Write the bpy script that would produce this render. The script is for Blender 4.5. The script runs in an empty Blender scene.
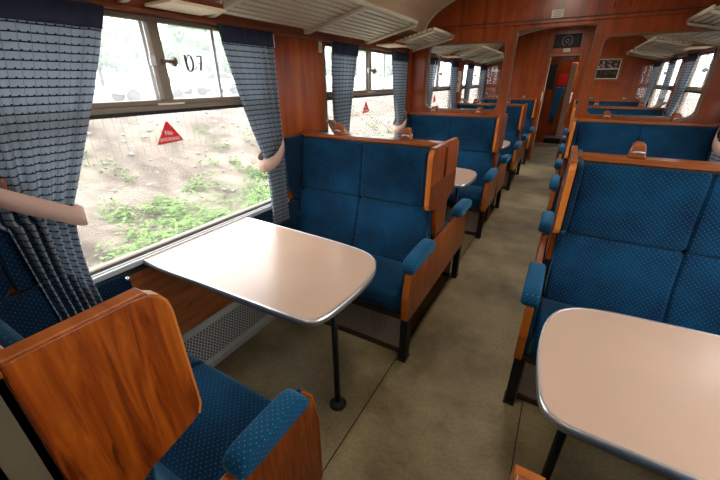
import bpy, bmesh, math, random
from mathutils import Vector, Matrix
random.seed(7)
S = bpy.context.scene
COL = S.collection

# ------------------------------------------------------------------ camera
cam_d = bpy.data.cameras.new('camera'); cam = bpy.data.objects.new('camera', cam_d); COL.objects.link(cam)
cam_d.sensor_width = 36.0; cam_d.lens = 340.186/720*36.0; cam_d.clip_start = 0.02; cam_d.clip_end = 500
cF = Vector((-0.45311596, 0.78476057, -0.42289097)); cR = Vector((0.86717986, 0.49796921, -0.00507561)); cU = Vector((-0.20660354, 0.36902237, 0.90616636))
M = Matrix((( cR.x, cU.x, -cF.x, 1.5995), (cR.y, cU.y, -cF.y, 0.0), (cR.z, cU.z, -cF.z, 1.4628), (0, 0, 0, 1)))
cam.matrix_world = M
S.camera = cam
# ------------------------------------------------------------------ sky, exposure
S.view_settings.view_transform = 'Standard'; S.view_settings.look = 'None'
S.view_settings.gamma = 1.0; S.view_settings.use_curve_mapping = False
S.view_settings.exposure = 0.35
wd = bpy.data.worlds.new('overcast_sky'); S.world = wd; wd.use_nodes = True
bg = wd.node_tree.nodes['Background']; bg.inputs[0].default_value = (0.93, 0.97, 1.0, 1); bg.inputs[1].default_value = 6.0
sd = bpy.data.lights.new('sun', 'SUN'); sd.energy = 1.5; sd.angle = math.radians(25); sd.color = (1, .96, .9)
so = bpy.data.objects.new('sun', sd); COL.objects.link(so); so.rotation_euler = (math.radians(15), math.radians(-28), 0)
FILL_W = 7.0

# ------------------------------------------------------------------ layout (metres)
W = 2.70; PITCH = 1.936; C0 = 0.023
C = [C0 + PITCH*k for k in range(5)]
WC = [1.005 + PITCH*k for k in range(-1, 4)]      # window centres
YP0, YP1 = C[2]-.026, C[2]+.026
YE = C[4]+.0
Y0 = -1.95

# ------------------------------------------------------------------ materials
def nt(name):
    m = bpy.data.materials.new(name); m.use_nodes = True
    t = m.node_tree; b = t.nodes['Principled BSDF']
    return m, t, b
def N(t, k, **kw):
    n = t.nodes.new(k)
    for a, v in kw.items(): setattr(n, a, v)
    return n
def plain(name, col, rough=.5, metal=0, spec=.5, bump=0, bscale=200):
    m, t, b = nt(name)
    b.inputs['Base Color'].default_value = (*col, 1); b.inputs['Roughness'].default_value = rough
    b.inputs['Metallic'].default_value = metal; b.inputs['Specular IOR Level'].default_value = spec
    tc = N(t, 'ShaderNodeTexCoord'); no = N(t, 'ShaderNodeTexNoise'); no.inputs['Scale'].default_value = bscale
    t.links.new(tc.outputs['Object'], no.inputs['Vector'])
    mx = N(t, 'ShaderNodeMix', data_type='RGBA'); mx.inputs[6].default_value = (*[c*.88 for c in col], 1); mx.inputs[7].default_value = (*[min(1, c*1.1) for c in col], 1)
    t.links.new(no.outputs['Fac'], mx.inputs[0]); t.links.new(mx.outputs[2], b.inputs['Base Color'])
    if bump:
        bp = N(t, 'ShaderNodeBump'); bp.inputs['Strength'].default_value = bump; bp.inputs['Distance'].default_value = .002
        t.links.new(no.outputs['Fac'], bp.inputs['Height']); t.links.new(bp.outputs[0], b.inputs['Normal'])
    return m
def wood(name, dark, mid, light, axis='z', rough=.28, sc=1.0, nw=.7):
    m, t, b = nt(name)
    tc = N(t, 'ShaderNodeTexCoord'); mp = N(t, 'ShaderNodeMapping')
    s = {'x': (1.2, 14, 14), 'y': (14, 1.2, 14), 'z': (14, 14, 1.2)}[axis]
    mp.inputs['Scale'].default_value = tuple(v*sc for v in s)
    t.links.new(tc.outputs['Object'], mp.inputs['Vector'])
    n1 = N(t, 'ShaderNodeTexNoise'); n1.inputs['Scale'].default_value = 1.6; n1.inputs['Detail'].default_value = 8; n1.inputs['Roughness'].default_value = .62; n1.inputs['Distortion'].default_value = .8
    n2 = N(t, 'ShaderNodeTexNoise'); n2.inputs['Scale'].default_value = 2.2; n2.inputs['Detail'].default_value = 3
    n3 = N(t, 'ShaderNodeTexNoise'); n3.inputs['Scale'].default_value = 9; n3.inputs['Detail'].default_value = 2
    t.links.new(mp.outputs[0], n1.inputs['Vector']); t.links.new(tc.outputs['Object'], n2.inputs['Vector'])
    mp3 = N(t, 'ShaderNodeMapping'); mp3.inputs['Scale'].default_value = tuple(v*.35+.4 for v in s); t.links.new(tc.outputs['Object'], mp3.inputs['Vector']); t.links.new(mp3.outputs[0], n3.inputs['Vector'])
    r = N(t, 'ShaderNodeValToRGB'); e = r.color_ramp.elements
    e[0].position = .36; e[0].color = (*dark, 1); e[1].position = .64; e[1].color = (*light, 1)
    k = e.new(.5); k.color = (*mid, 1)
    ad = N(t, 'ShaderNodeMath', operation='MULTIPLY_ADD'); ad.inputs[1].default_value = nw
    sb = N(t, 'ShaderNodeMath', operation='MULTIPLY'); sb.inputs[1].default_value = 1-nw
    t.links.new(n2.outputs['Fac'], sb.inputs[0]); t.links.new(n1.outputs['Fac'], ad.inputs[0]); t.links.new(sb.outputs[0], ad.inputs[2]); t.links.new(ad.outputs[0], r.inputs[0])
    # small dark knots and scuffs
    r3 = N(t, 'ShaderNodeValToRGB'); r3.color_ramp.elements[0].position = .25; r3.color_ramp.elements[0].color = (.35, .3, .3, 1); r3.color_ramp.elements[1].position = .30; r3.color_ramp.elements[1].color = (1, 1, 1, 1)
    t.links.new(n3.outputs['Fac'], r3.inputs[0])
    mu = N(t, 'ShaderNodeMix', data_type='RGBA', blend_type='MULTIPLY'); mu.inputs[0].default_value = 1
    t.links.new(r.outputs[0], mu.inputs[6]); t.links.new(r3.outputs[0], mu.inputs[7]); t.links.new(mu.outputs[2], b.inputs['Base Color'])
    b.inputs['Roughness'].default_value = rough; b.inputs['Specular IOR Level'].default_value = .4
    return m
def moquette(name, base, dark, dot):
    m, t, b = nt(name)
    uv = N(t, 'ShaderNodeUVMap'); mp = N(t, 'ShaderNodeMapping'); mp.inputs['Rotation'].default_value[2] = math.radians(45); mp.inputs['Scale'].default_value = (72, 72, 72)
    t.links.new(uv.outputs[0], mp.inputs[0])
    fr = N(t, 'ShaderNodeVectorMath', operation='FRACTION'); t.links.new(mp.outputs[0], fr.inputs[0])
    su = N(t, 'ShaderNodeVectorMath', operation='SUBTRACT'); su.inputs[1].default_value = (.5, .5, 0); t.links.new(fr.outputs[0], su.inputs[0])
    sx = N(t, 'ShaderNodeSeparateXYZ'); t.links.new(su.outputs[0], sx.inputs[0])
    cx = N(t, 'ShaderNodeCombineXYZ'); t.links.new(sx.outputs[0], cx.inputs[0]); t.links.new(sx.outputs[1], cx.inputs[1])
    ln = N(t, 'ShaderNodeVectorMath', operation='LENGTH'); t.links.new(cx.outputs[0], ln.inputs[0])
    lt = N(t, 'ShaderNodeMath', operation='LESS_THAN'); lt.inputs[1].default_value = .11; t.links.new(ln.outputs['Value'], lt.inputs[0])
    no = N(t, 'ShaderNodeTexNoise'); no.inputs['Scale'].default_value = 5; no.inputs['Detail'].default_value = 4
    tc = N(t, 'ShaderNodeTexCoord'); t.links.new(tc.outputs['Object'], no.inputs['Vector'])
    mr = N(t, 'ShaderNodeMapRange'); mr.inputs[1].default_value = .35; mr.inputs[2].default_value = .65; t.links.new(no.outputs['Fac'], mr.inputs[0])
    a = N(t, 'ShaderNodeMix', data_type='RGBA'); a.inputs[6].default_value = (*dark, 1); a.inputs[7].default_value = (*base, 1); t.links.new(mr.outputs[0], a.inputs[0])
    c = N(t, 'ShaderNodeMix', data_type='RGBA'); c.inputs[7].default_value = (*dot, 1); t.links.new(lt.outputs[0], c.inputs[0]); t.links.new(a.outputs[2], c.inputs[6])
    t.links.new(c.outputs[2], b.inputs['Base Color'])
    b.inputs['Roughness'].default_value = .9; b.inputs['Specular IOR Level'].default_value = .1
    b.inputs['Sheen Weight'].default_value = .28; b.inputs['Sheen Roughness'].default_value = .4; b.inputs['Sheen Tint'].default_value = (.25, .6, .85, 1)
    n2 = N(t, 'ShaderNodeTexNoise'); n2.inputs['Scale'].default_value = 900; t.links.new(tc.outputs['Object'], n2.inputs['Vector'])
    bp = N(t, 'ShaderNodeBump'); bp.inputs['Strength'].default_value = .3; bp.inputs['Distance'].default_value = .001
    t.links.new(n2.outputs['Fac'], bp.inputs['Height']); t.links.new(bp.outputs[0], b.inputs['Normal'])
    return m
def curtain_mat(name):
    m, t, b = nt(name)
    uv = N(t, 'ShaderNodeUVMap'); sx = N(t, 'ShaderNodeSeparateXYZ'); t.links.new(uv.outputs[0], sx.inputs[0])
    def line(inp, sc, thr):
        mu = N(t, 'ShaderNodeMath', operation='MULTIPLY'); mu.inputs[1].default_value = sc; t.links.new(inp, mu.inputs[0])
        fr = N(t, 'ShaderNodeMath', operation='FRACT'); t.links.new(mu.outputs[0], fr.inputs[0])
        lt = N(t, 'ShaderNodeMath', operation='LESS_THAN'); lt.inputs[1].default_value = thr; t.links.new(fr.outputs[0], lt.inputs[0]); return lt.outputs[0]
    l1 = line(sx.outputs[1], 38, .17); l2 = line(sx.outputs[0], 22, .05)
    # short woven dashes beside each line
    l3 = line(sx.outputs[1], 38, .30); l4 = line(sx.outputs[0], 34, .25)
    m3 = N(t, 'ShaderNodeMath', operation='MULTIPLY'); t.links.new(l3, m3.inputs[0]); t.links.new(l4, m3.inputs[1])
    mx = N(t, 'ShaderNodeMath', operation='MAXIMUM'); t.links.new(l1, mx.inputs[0]); t.links.new(m3.outputs[0], mx.inputs[1])
    c = N(t, 'ShaderNodeMix', data_type='RGBA'); c.inputs[6].default_value = (.33, .375, .42, 1); c.inputs[7].default_value = (.035, .04, .06, 1)
    t.links.new(mx.outputs[0], c.inputs[0])
    c2 = N(t, 'ShaderNodeMix', data_type='RGBA'); c2.inputs[7].default_value = (.16, .18, .22, 1); t.links.new(l2, c2.inputs[0]); t.links.new(c.outputs[2], c2.inputs[6])
    t.links.new(c2.outputs[2], b.inputs['Base Color']); b.inputs['Roughness'].default_value = .9; b.inputs['Specular IOR Level'].default_value = .1
    tr = N(t, 'ShaderNodeBsdfTranslucent'); t.links.new(c2.outputs[2], tr.inputs[0])
    ms = N(t, 'ShaderNodeMixShader'); ms.inputs[0].default_value = .55
    t.links.new(b.outputs[0], ms.inputs[1]); t.links.new(tr.outputs[0], ms.inputs[2]); t.links.new(ms.outputs[0], t.nodes['Material Output'].inputs[0])
    return m
def glass(name, dirt_veil=.0, dcol=(.9, .93, .93)):
    m, t, b = nt(name); t.nodes.remove(b)
    tr = N(t, 'ShaderNodeBsdfTransparent'); gl = N(t, 'ShaderNodeBsdfGlossy'); gl.inputs['Roughness'].default_value = .02
    lw = N(t, 'ShaderNodeLayerWeight'); lw.inputs[0].default_value = .5
    pw = N(t, 'ShaderNodeMath', operation='POWER'); pw.inputs[1].default_value = 5; t.links.new(lw.outputs['Facing'], pw.inputs[0])
    fr = N(t, 'ShaderNodeMath', operation='MULTIPLY_ADD'); fr.inputs[1].default_value = .5; fr.inputs[2].default_value = .03; t.links.new(pw.outputs[0], fr.inputs[0])
    ms = N(t, 'ShaderNodeMixShader'); t.links.new(fr.outputs[0], ms.inputs[0]); t.links.new(tr.outputs[0], ms.inputs[1]); t.links.new(gl.outputs[0], ms.inputs[2])
    out = ms.outputs[0]
    if dirt_veil:
        tl = N(t, 'ShaderNodeBsdfTranslucent'); tl.inputs[0].default_value = (*dcol, 1)
        m2 = N(t, 'ShaderNodeMixShader'); m2.inputs[0].default_value = dirt_veil
        t.links.new(out, m2.inputs[1]); t.links.new(tl.outputs[0], m2.inputs[2]); out = m2.outputs[0]
    t.links.new(out, t.nodes['Material Output'].inputs[0])
    return m
def mesh_mat(name, base, hole, sc=90, thr=.30, rough=.45):
    m, t, b = nt(name)
    uv = N(t, 'ShaderNodeUVMap'); mp = N(t, 'ShaderNodeMapping'); mp.inputs['Rotation'].default_value[2] = math.radians(45); mp.inputs['Scale'].default_value = (sc, sc, sc)
    t.links.new(uv.outputs[0], mp.inputs[0])
    fr = N(t, 'ShaderNodeVectorMath', operation='FRACTION'); t.links.new(mp.outputs[0], fr.inputs[0])
    su = N(t, 'ShaderNodeVectorMath', operation='SUBTRACT'); su.inputs[1].default_value = (.5, .5, 0); t.links.new(fr.outputs[0], su.inputs[0])
    ab = N(t, 'ShaderNodeVectorMath', operation='ABSOLUTE'); t.links.new(su.outputs[0], ab.inputs[0])
    sx = N(t, 'ShaderNodeSeparateXYZ'); t.links.new(ab.outputs[0], sx.inputs[0])
    mx = N(t, 'ShaderNodeMath', operation='MAXIMUM'); t.links.new(sx.outputs[0], mx.inputs[0]); t.links.new(sx.outputs[1], mx.inputs[1])
    lt = N(t, 'ShaderNodeMath', operation='LESS_THAN'); lt.inputs[1].default_value = thr; t.links.new(mx.outputs[0], lt.inputs[0])
    c = N(t, 'ShaderNodeMix', data_type='RGBA'); c.inputs[6].default_value = (*base, 1); c.inputs[7].default_value = (*hole, 1)
    t.links.new(lt.outputs[0], c.inputs[0]); t.links.new(c.outputs[2], b.inputs['Base Color']); b.inputs['Roughness'].default_value = rough
    return m
def floor_mat():
    m, t, b = nt('worn_olive_linoleum')
    tc = N(t, 'ShaderNodeTexCoord')
    n1 = N(t, 'ShaderNodeTexNoise'); n1.inputs['Scale'].default_value = 2.2; n1.inputs['Detail'].default_value = 6; n1.inputs['Roughness'].default_value = .6
    n2 = N(t, 'ShaderNodeTexNoise'); n2.inputs['Scale'].default_value = 70; n2.inputs['Detail'].default_value = 3
    for n in (n1, n2): t.links.new(tc.outputs['Object'], n.inputs['Vector'])
    r = N(t, 'ShaderNodeValToRGB'); e = r.color_ramp.elements
    e[0].position = .34; e[0].color = (.115, .083, .034, 1); e[1].position = .62; e[1].color = (.28, .22, .115, 1)
    t.links.new(n1.outputs['Fac'], r.inputs[0])
    r2 = N(t, 'ShaderNodeValToRGB'); e = r2.color_ramp.elements; e[0].position = .3; e[0].color = (.72, .70, .66, 1); e[1].position = .6; e[1].color = (1, 1, 1, 1)
    t.links.new(n2.outputs['Fac'], r2.inputs[0])
    mu = N(t, 'ShaderNodeMix', data_type='RGBA', blend_type='MULTIPLY'); mu.inputs[0].default_value = .8
    t.links.new(r.outputs[0], mu.inputs[6]); t.links.new(r2.outputs[0], mu.inputs[7])
    vo = N(t, 'ShaderNodeTexVoronoi'); vo.inputs['Scale'].default_value = 5.5; vo.inputs['Randomness'].default_value = 1
    t.links.new(tc.outputs['Object'], vo.inputs['Vector'])
    l3 = N(t, 'ShaderNodeMath', operation='LESS_THAN'); l3.inputs[1].default_value = .035; t.links.new(vo.outputs['Distance'], l3.inputs[0])
    sp = N(t, 'ShaderNodeMath', operation='MULTIPLY'); sp.inputs[1].default_value = .7; t.links.new(l3.outputs[0], sp.inputs[0])
    m3 = N(t, 'ShaderNodeMix', data_type='RGBA'); m3.inputs[7].default_value = (.07, .05, .03, 1)
    t.links.new(sp.outputs[0], m3.inputs[0]); t.links.new(mu.outputs[2], m3.inputs[6])
    t.links.new(m3.outputs[2], b.inputs['Base Color']); b.inputs['Roughness'].default_value = .5; b.inputs['Specular IOR Level'].default_value = .35
    return m
def ground_mat():
    m, t, b = nt('stony_earth'); tc = N(t, 'ShaderNodeTexCoord')
    n1 = N(t, 'ShaderNodeTexNoise'); n1.inputs['Scale'].default_value = .8; n1.inputs['Detail'].default_value = 10; n1.inputs['Roughness'].default_value = .75
    vo = N(t, 'ShaderNodeTexVoronoi'); vo.inputs['Scale'].default_value = 9
    for n in (n1, vo): t.links.new(tc.outputs['Object'], n.inputs['Vector'])
    r = N(t, 'ShaderNodeValToRGB'); e = r.color_ramp.elements; e[0].position = .35; e[0].color = (.05, .032, .02, 1); e[1].position = .60; e[1].color = (.22, .18, .14, 1)
    t.links.new(n1.outputs['Fac'], r.inputs[0])
    r2 = N(t, 'ShaderNodeValToRGB'); e = r2.color_ramp.elements; e[0].position = .05; e[0].color = (1.05, 1.05, 1.05, 1); e[1].position = .3; e[1].color = (.75, .72, .7, 1)
    t.links.new(vo.outputs['Distance'], r2.inputs[0])
    mu = N(t, 'ShaderNodeMix', data_type='RGBA', blend_type='MULTIPLY'); mu.inputs[0].default_value = .7
    t.links.new(r.outputs[0], mu.inputs[6]); t.links.new(r2.outputs[0], mu.inputs[7]); t.links.new(mu.outputs[2], b.inputs['Base Color']); b.inputs['Roughness'].default_value = 1
    return m
def leaf_mat(name, a, c):
    m, t, b = nt(name); tc = N(t, 'ShaderNodeTexCoord'); n1 = N(t, 'ShaderNodeTexNoise'); n1.inputs['Scale'].default_value = 3
    t.links.new(tc.outputs['Object'], n1.inputs['Vector'])
    mx = N(t, 'ShaderNodeMix', data_type='RGBA'); mx.inputs[6].default_value = (*a, 1); mx.inputs[7].default_value = (*c, 1)
    t.links.new(n1.outputs['Fac'], mx.inputs[0]); t.links.new(mx.outputs[2], b.inputs['Base Color']); b.inputs['Roughness'].default_value = .7
    return m
def emit(name, col, st):
    m, t, b = nt(name); b.inputs['Base Color'].default_value = (*col, 1); b.inputs['Emission Color'].default_value = (*col, 1); b.inputs['Emission Strength'].default_value = st
    return m

WV = wood('varnished_veneer_upright', (.07, .010, .0015), (.22, .040, .003), (.38, .090, .007), 'z', .28, 1.9, .75)
WY = wood('varnished_veneer_lengthwise', (.19, .04, .008), (.33, .08, .014), (.45, .13, .025), 'y')
WX = wood('varnished_rail_wood', (.16, .036, .008), (.26, .065, .012), (.36, .105, .022), 'x', .3)
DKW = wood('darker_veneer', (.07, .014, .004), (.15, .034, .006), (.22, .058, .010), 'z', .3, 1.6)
LITEDGE = wood('lit_edge_wood', (.34, .085, .010), (.44, .125, .015), (.52, .17, .03), 'z', .35)  # lighter wood: light falling on the front edges, put into the colour
WALLW = wood('coach_wall_veneer', (.15, .024, .004), (.27, .050, .006), (.37, .085, .010), 'z', .25, .6)
PARTW = wood('partition_veneer', (.14, .022, .004), (.24, .040, .005), (.32, .062, .008), 'z', .30, .5)
FRIEZE = wood('frieze_wood', (.10, .02, .006), (.16, .035, .01), (.22, .055, .015), 'y', .3)
LOWW = wood('lower_wall_veneer', (.16, .04, .012), (.27, .075, .02), (.36, .115, .03), 'y', .4)
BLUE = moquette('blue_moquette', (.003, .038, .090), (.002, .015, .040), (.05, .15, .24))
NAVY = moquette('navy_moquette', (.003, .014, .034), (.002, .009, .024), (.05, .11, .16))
ARMB = moquette('armrest_moquette', (.005, .052, .115), (.003, .034, .08), (.07, .19, .27))
CURT = curtain_mat('striped_curtain_cloth')
HEAD = plain('navy_curtain_heading', (.028, .035, .065), .9, spec=.1, bscale=60)
TIE = plain('pink_beige_tieback_cloth', (.50, .33, .27), .8, spec=.2)
LAM = plain('beige_pink_laminate', (.49, .335, .25), .25, spec=.5, bscale=3)
ALU = plain('brushed_aluminium', (.62, .63, .64), .32, .9, bscale=40)
CHROME = plain('chrome', (.8, .8, .8), .15, 1)
BLK = plain('black_painted_steel', (.008, .008, .009), .55, spec=.25)
DARKW = plain('dark_stained_underframe', (.035, .018, .010), .45)
OLIVE = plain('olive_painted_board', (.12, .10, .055), .5, bscale=20)
CREAM = plain('cream_painted_metal', (.56, .535, .42), .45, spec=.4, bscale=20)
CEIL = plain('tan_painted_ceiling', (.56, .42, .28), .5, bscale=4)
FRAME = plain('grey_brown_window_frame', (.20, .16, .115), .45, .2, bscale=30)
FRAMED = plain('dark_window_rim', (.14, .108, .078), .45)
SILVER = plain('silver_window_frame', (.55, .56, .56), .35, .5)
RUB = plain('black_rubber', (.012, .012, .012), .6)
MESHF = mesh_mat('expanded_metal_mesh', (.36, .32, .28), (.03, .025, .02), 90, .27)
PERF = mesh_mat('perforated_heater_cover', (.24, .225, .20), (.01, .01, .01), 68, .33)
GREYM = plain('grey_painted_heater_metal', (.27, .255, .23), .45)
GLASS = glass('clear_glass'); DGLASS = glass('dusty_veiled_glass', .12, (.75,.77,.77)); LGLASS = glass('lower_window_glass', .02)  # upper panes: milky film is window dust plus imitated veiling glare
WHITE = plain('off_white_plastic', (.75, .68, .56), .5)
TRIMB = plain('brown_bronze_trim', (.16, .085, .045), .3, .3)
PAPER = plain('white_paper', (.85, .85, .84), .8)
def thin_paper():
    m = plain('backlit_white_paper', (.85, .85, .84), .8); t = m.node_tree; b = t.nodes['Principled BSDF']; tl = N(t, 'ShaderNodeBsdfTranslucent'); tl.inputs[0].default_value = (.9, .9, .9, 1)
    ms = N(t, 'ShaderNodeMixShader'); ms.inputs[0].default_value = .6; t.links.new(b.outputs[0], ms.inputs[1]); t.links.new(tl.outputs[0], ms.inputs[2]); t.links.new(ms.outputs[0], t.nodes['Material Output'].inputs[0]); return m
TPAPER = thin_paper()
INK = plain('dark_ink', (.03, .025, .03), .8)
RED = plain('red_sticker', (.70, .008, .006), .5)
FLOOR = floor_mat(); GROUND = ground_mat()
LEAF = leaf_mat('weed_leaves', (.055, .14, .012), (.14, .24, .035)); TREEL = leaf_mat('tree_leaves', (.12, .22, .12), (.24, .36, .22)); BARK = plain('bark', (.1, .07, .05), .9)

# ------------------------------------------------------------------ mesh helpers
def boxuv(me):
    uvl = me.uv_layers.new(name='UVMap') if not me.uv_layers else me.uv_layers[0]
    for p in me.polygons:
        n = p.normal; a = (abs(n.x), abs(n.y), abs(n.z)); k = a.index(max(a))
        for li in p.loop_indices:
            v = me.vertices[me.loops[li].vertex_index].co
            uvl.data[li].uv = ((v.y, v.z), (v.x, v.z), (v.x, v.y))[k]
def link(name, me, mat, parent=None, smooth=False, uv=True):
    if mat is not None: me.materials.append(mat)
    me.validate(); me.update()
    if smooth:
        for p in me.polygons: p.use_smooth = True
    if uv: boxuv(me)
    o = bpy.data.objects.new(name, me); COL.objects.link(o)
    if parent is not None: o.parent = parent
    return o
def bm_obj(name, bm, mat, parent=None, smooth=False, bevel=0, seg=2):
    bmesh.ops.recalc_face_normals(bm, faces=bm.faces)
    me = bpy.data.meshes.new(name); bm.to_mesh(me); bm.free()
    o = link(name, me, mat, parent, smooth)
    if bevel:
        b = o.modifiers.new('bevel', 'BEVEL'); b.width = bevel; b.segments = seg; b.limit_method = 'ANGLE'; b.angle_limit = math.radians(35)
        if smooth is False:
            for p in me.polygons: p.use_smooth = True
            b.harden_normals = True
    return o
def addbox(bm, x0, x1, y0, y1, z0, z1):
    vs = [bm.verts.new((x, y, z)) for x in (x0, x1) for y in (y0, y1) for z in (z0, z1)]
    for f in ((0, 1, 3, 2), (4, 6, 7, 5), (0, 4, 5, 1), (2, 3, 7, 6), (0, 2, 6, 4), (1, 5, 7, 3)): bm.faces.new([vs[i] for i in f])
def box(name, x0, x1, y0, y1, z0, z1, mat, parent=None, bevel=0):
    bm = bmesh.new(); addbox(bm, x0, x1, y0, y1, z0, z1)
    return bm_obj(name, bm, mat, parent, bevel=bevel)
def prism(name, poly, axis, a0, a1, mat, parent=None, bevel=0, seg=2):
    """poly in the plane normal to axis: axis x -> (y,z); y -> (x,z); z -> (x,y)"""
    bm = bmesh.new()
    def P(p, a): return {'x': (a, p[0], p[1]), 'y': (p[0], a, p[1]), 'z': (p[0], p[1], a)}[axis]
    A = [bm.verts.new(P(p, a0)) for p in poly]; B = [bm.verts.new(P(p, a1)) for p in poly]
    bm.faces.new(A); bm.faces.new(B[::-1])
    n = len(poly)
    for i in range(n): bm.faces.new((A[i], A[(i+1) % n], B[(i+1) % n], B[i]))
    return bm_obj(name, bm, mat, parent, bevel=bevel, seg=seg)
def smoothpoly(pts, it=2, closed=True):
    for _ in range(it):
        q = []; n = len(pts)
        for i in range(n if closed else n-1):
            a, b = pts[i], pts[(i+1) % n]
            q += [tuple(a[k]*.75+b[k]*.25 for k in range(len(a))), tuple(a[k]*.25+b[k]*.75 for k in range(len(a)))]
        if not closed: q = [pts[0]]+q+[pts[-1]]
        pts = q
    return pts
def cushion(name, prof, s, x0, x1, seams, mat, parent, it=2, seamdepth=.012, endr=.022, top_curve=None):
    """closed profile (q,z) swept across the coach from x0 to x1, rounded at its ends, pulled in along the seams"""
    pts = smoothpoly(prof, it); n = len(pts)
    cx = sum(p[0] for p in pts)/n; cz = sum(p[1] for p in pts)/n
    area = sum(pts[i][0]*pts[(i+1) % n][1]-pts[(i+1) % n][0]*pts[i][1] for i in range(n)); sg = 1 if area > 0 else -1
    nor = []
    for i in range(n):
        a, b = pts[i-1], pts[(i+1) % n]; d = (b[0]-a[0], b[1]-a[1]); L = math.hypot(*d) or 1
        nor.append((d[1]/L*sg, -d[0]/L*sg))
    xs = {x0, x1}
    for k in range(1, 7): xs |= {x0+endr*(1-math.cos(math.pi/2*k/6)), x1-endr*(1-math.cos(math.pi/2*k/6))}
    for sm in seams:
        for d in (-.03, -.018, -.011, -.006, -.0025, 0, .0025, .006, .011, .018, .03): xs.add(sm+d)
    k = 14
    for i in range(1, k): xs.add(x0+(x1-x0)*i/k)
    xs = sorted(xs)
    bm = bmesh.new(); rows = []
    for x in xs:
        e = min(x-x0, x1-x); ins = 0
        if e < endr: ins = endr-math.sqrt(max(0, endr**2-(endr-e)**2))
        ins = ins*.8
        for sm in seams: ins += seamdepth*math.exp(-((x-sm)/.0075)**2)
        rows.append([bm.verts.new((x, s*(p[0]-nr[0]*ins), p[1]-nr[1]*ins)) for p, nr in zip(pts, nor)])
    for a, b in zip(rows, rows[1:]):
        for i in range(n): bm.faces.new((a[i], a[(i+1) % n], b[(i+1) % n], b[i]))
    bm.faces.new(rows[0]); bm.faces.new(rows[-1][::-1])
    return bm_obj(name, bm, mat, parent, smooth=True)
def rbox(name, x0, x1, y0, y1, z0, z1, r, mat, parent=None, seg=4):
    o = box(name, x0, x1, y0, y1, z0, z1, mat, parent)
    b = o.modifiers.new('bevel', 'BEVEL'); b.width = r; b.segments = seg; b.limit_method = 'NONE'
    for p in o.data.polygons: p.use_smooth = True
    return o
def tubepts(bm, pts, r, n=8, cap=True):
    pts = [Vector(p) for p in pts]; rings = []
    for i, p in enumerate(pts):
        d = (pts[min(i+1, len(pts)-1)]-pts[max(i-1, 0)]).normalized()
        u = d.cross(Vector((0, 0, 1)));  u = u if u.length > .05 else d.cross(Vector((1, 0, 0))); u.normalize(); v = d.cross(u)
        rr = r[i] if isinstance(r, (list, tuple)) else r
        rings.append([bm.verts.new(p+u*rr*math.cos(2*math.pi*k/n)+v*rr*math.sin(2*math.pi*k/n)) for k in range(n)])
    for a, b in zip(rings, rings[1:]):
        for k in range(n): bm.faces.new((a[k], a[(k+1) % n], b[(k+1) % n], b[k]))
    if cap: bm.faces.new(rings[0][::-1]); bm.faces.new(rings[-1])
def tube(name, pts, r, mat, parent=None, n=8):
    bm = bmesh.new(); tubepts(bm, pts, r, n); return bm_obj(name, bm, mat, parent, smooth=True)
def rrect(x0, x1, z0, z1, r, n=5):
    out = []
    for cx, cz, a0 in ((x1-r, z1-r, 0), (x0+r, z1-r, 90), (x0+r, z0+r, 180), (x1-r, z0+r, 270)):
        for k in range(n+1):
            a = math.radians(a0+90*k/n); out.append((cx+r*math.cos(a), cz+r*math.sin(a)))
    return out
def plate(name, outer, holes, axis, a0, a1, mat, parent=None):
    """filled 2-D outline with holes, extruded between a0 and a1"""
    cu = bpy.data.curves.new('tmp', 'CURVE'); cu.dimensions = '2D'; cu.fill_mode = 'BOTH'; cu.extrude = abs(a1-a0)/2
    for pl in [outer]+holes:
        sp = cu.splines.new('POLY'); sp.points.add(len(pl)-1); sp.use_cyclic_u = True
        for pt, p in zip(sp.points, pl): pt.co = (p[0], p[1], 0, 1)
    o = bpy.data.objects.new('tmp', cu); COL.objects.link(o)
    dg = bpy.context.evaluated_depsgraph_get(); me = bpy.data.meshes.new_from_object(o.evaluated_get(dg))
    bpy.data.objects.remove(o); bpy.data.curves.remove(cu)
    mid = (a0+a1)/2
    for v in me.vertices:
        a, b, c = v.co; v.co = {'x': (mid+c, a, b), 'y': (a, mid+c, b), 'z': (a, b, mid+c)}[axis]
    me.materials.clear()
    bm = bmesh.new(); bm.from_mesh(me); bmesh.ops.remove_doubles(bm, verts=bm.verts, dist=1e-5); bmesh.ops.recalc_face_normals(bm, faces=bm.faces); bm.to_mesh(me); bm.free()
    me.name = name
    return link(name, me, mat, parent)
def textmesh(name, s, size, mat, mtx, parent=None, ext=.0004):
    cu = bpy.data.curves.new('tmp', 'FONT'); cu.body = s; cu.size = size; cu.align_x = 'CENTER'; cu.align_y = 'CENTER'; cu.extrude = ext
    o = bpy.data.objects.new('tmp', cu); COL.objects.link(o)
    dg = bpy.context.evaluated_depsgraph_get(); me = bpy.data.meshes.new_from_object(o.evaluated_get(dg))
    bpy.data.objects.remove(o); bpy.data.curves.remove(cu); me.materials.clear(); me.transform(mtx)
    return link(name, me, mat, parent)
def tag(o, label, cat, group=None, kind=None):
    if label: o['label'] = label
    if cat: o['category'] = cat
    if group: o['group'] = group
    if kind: o['kind'] = kind
    return o
def empty(name, loc, label, cat, group=None, rz=0):
    o = bpy.data.objects.new(name, None); COL.objects.link(o); o.location = loc; o.rotation_euler = (0, 0, rz); o.empty_display_size = .1
    return tag(o, label, cat, group)
def struct(o): o['kind'] = 'structure'; return o
def copy_tree(o, parent=None):
    c = o.copy(); COL.objects.link(c)
    if parent is not None: c.parent = parent
    for ch in list(o.children): copy_tree(ch, c)
    return c

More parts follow.
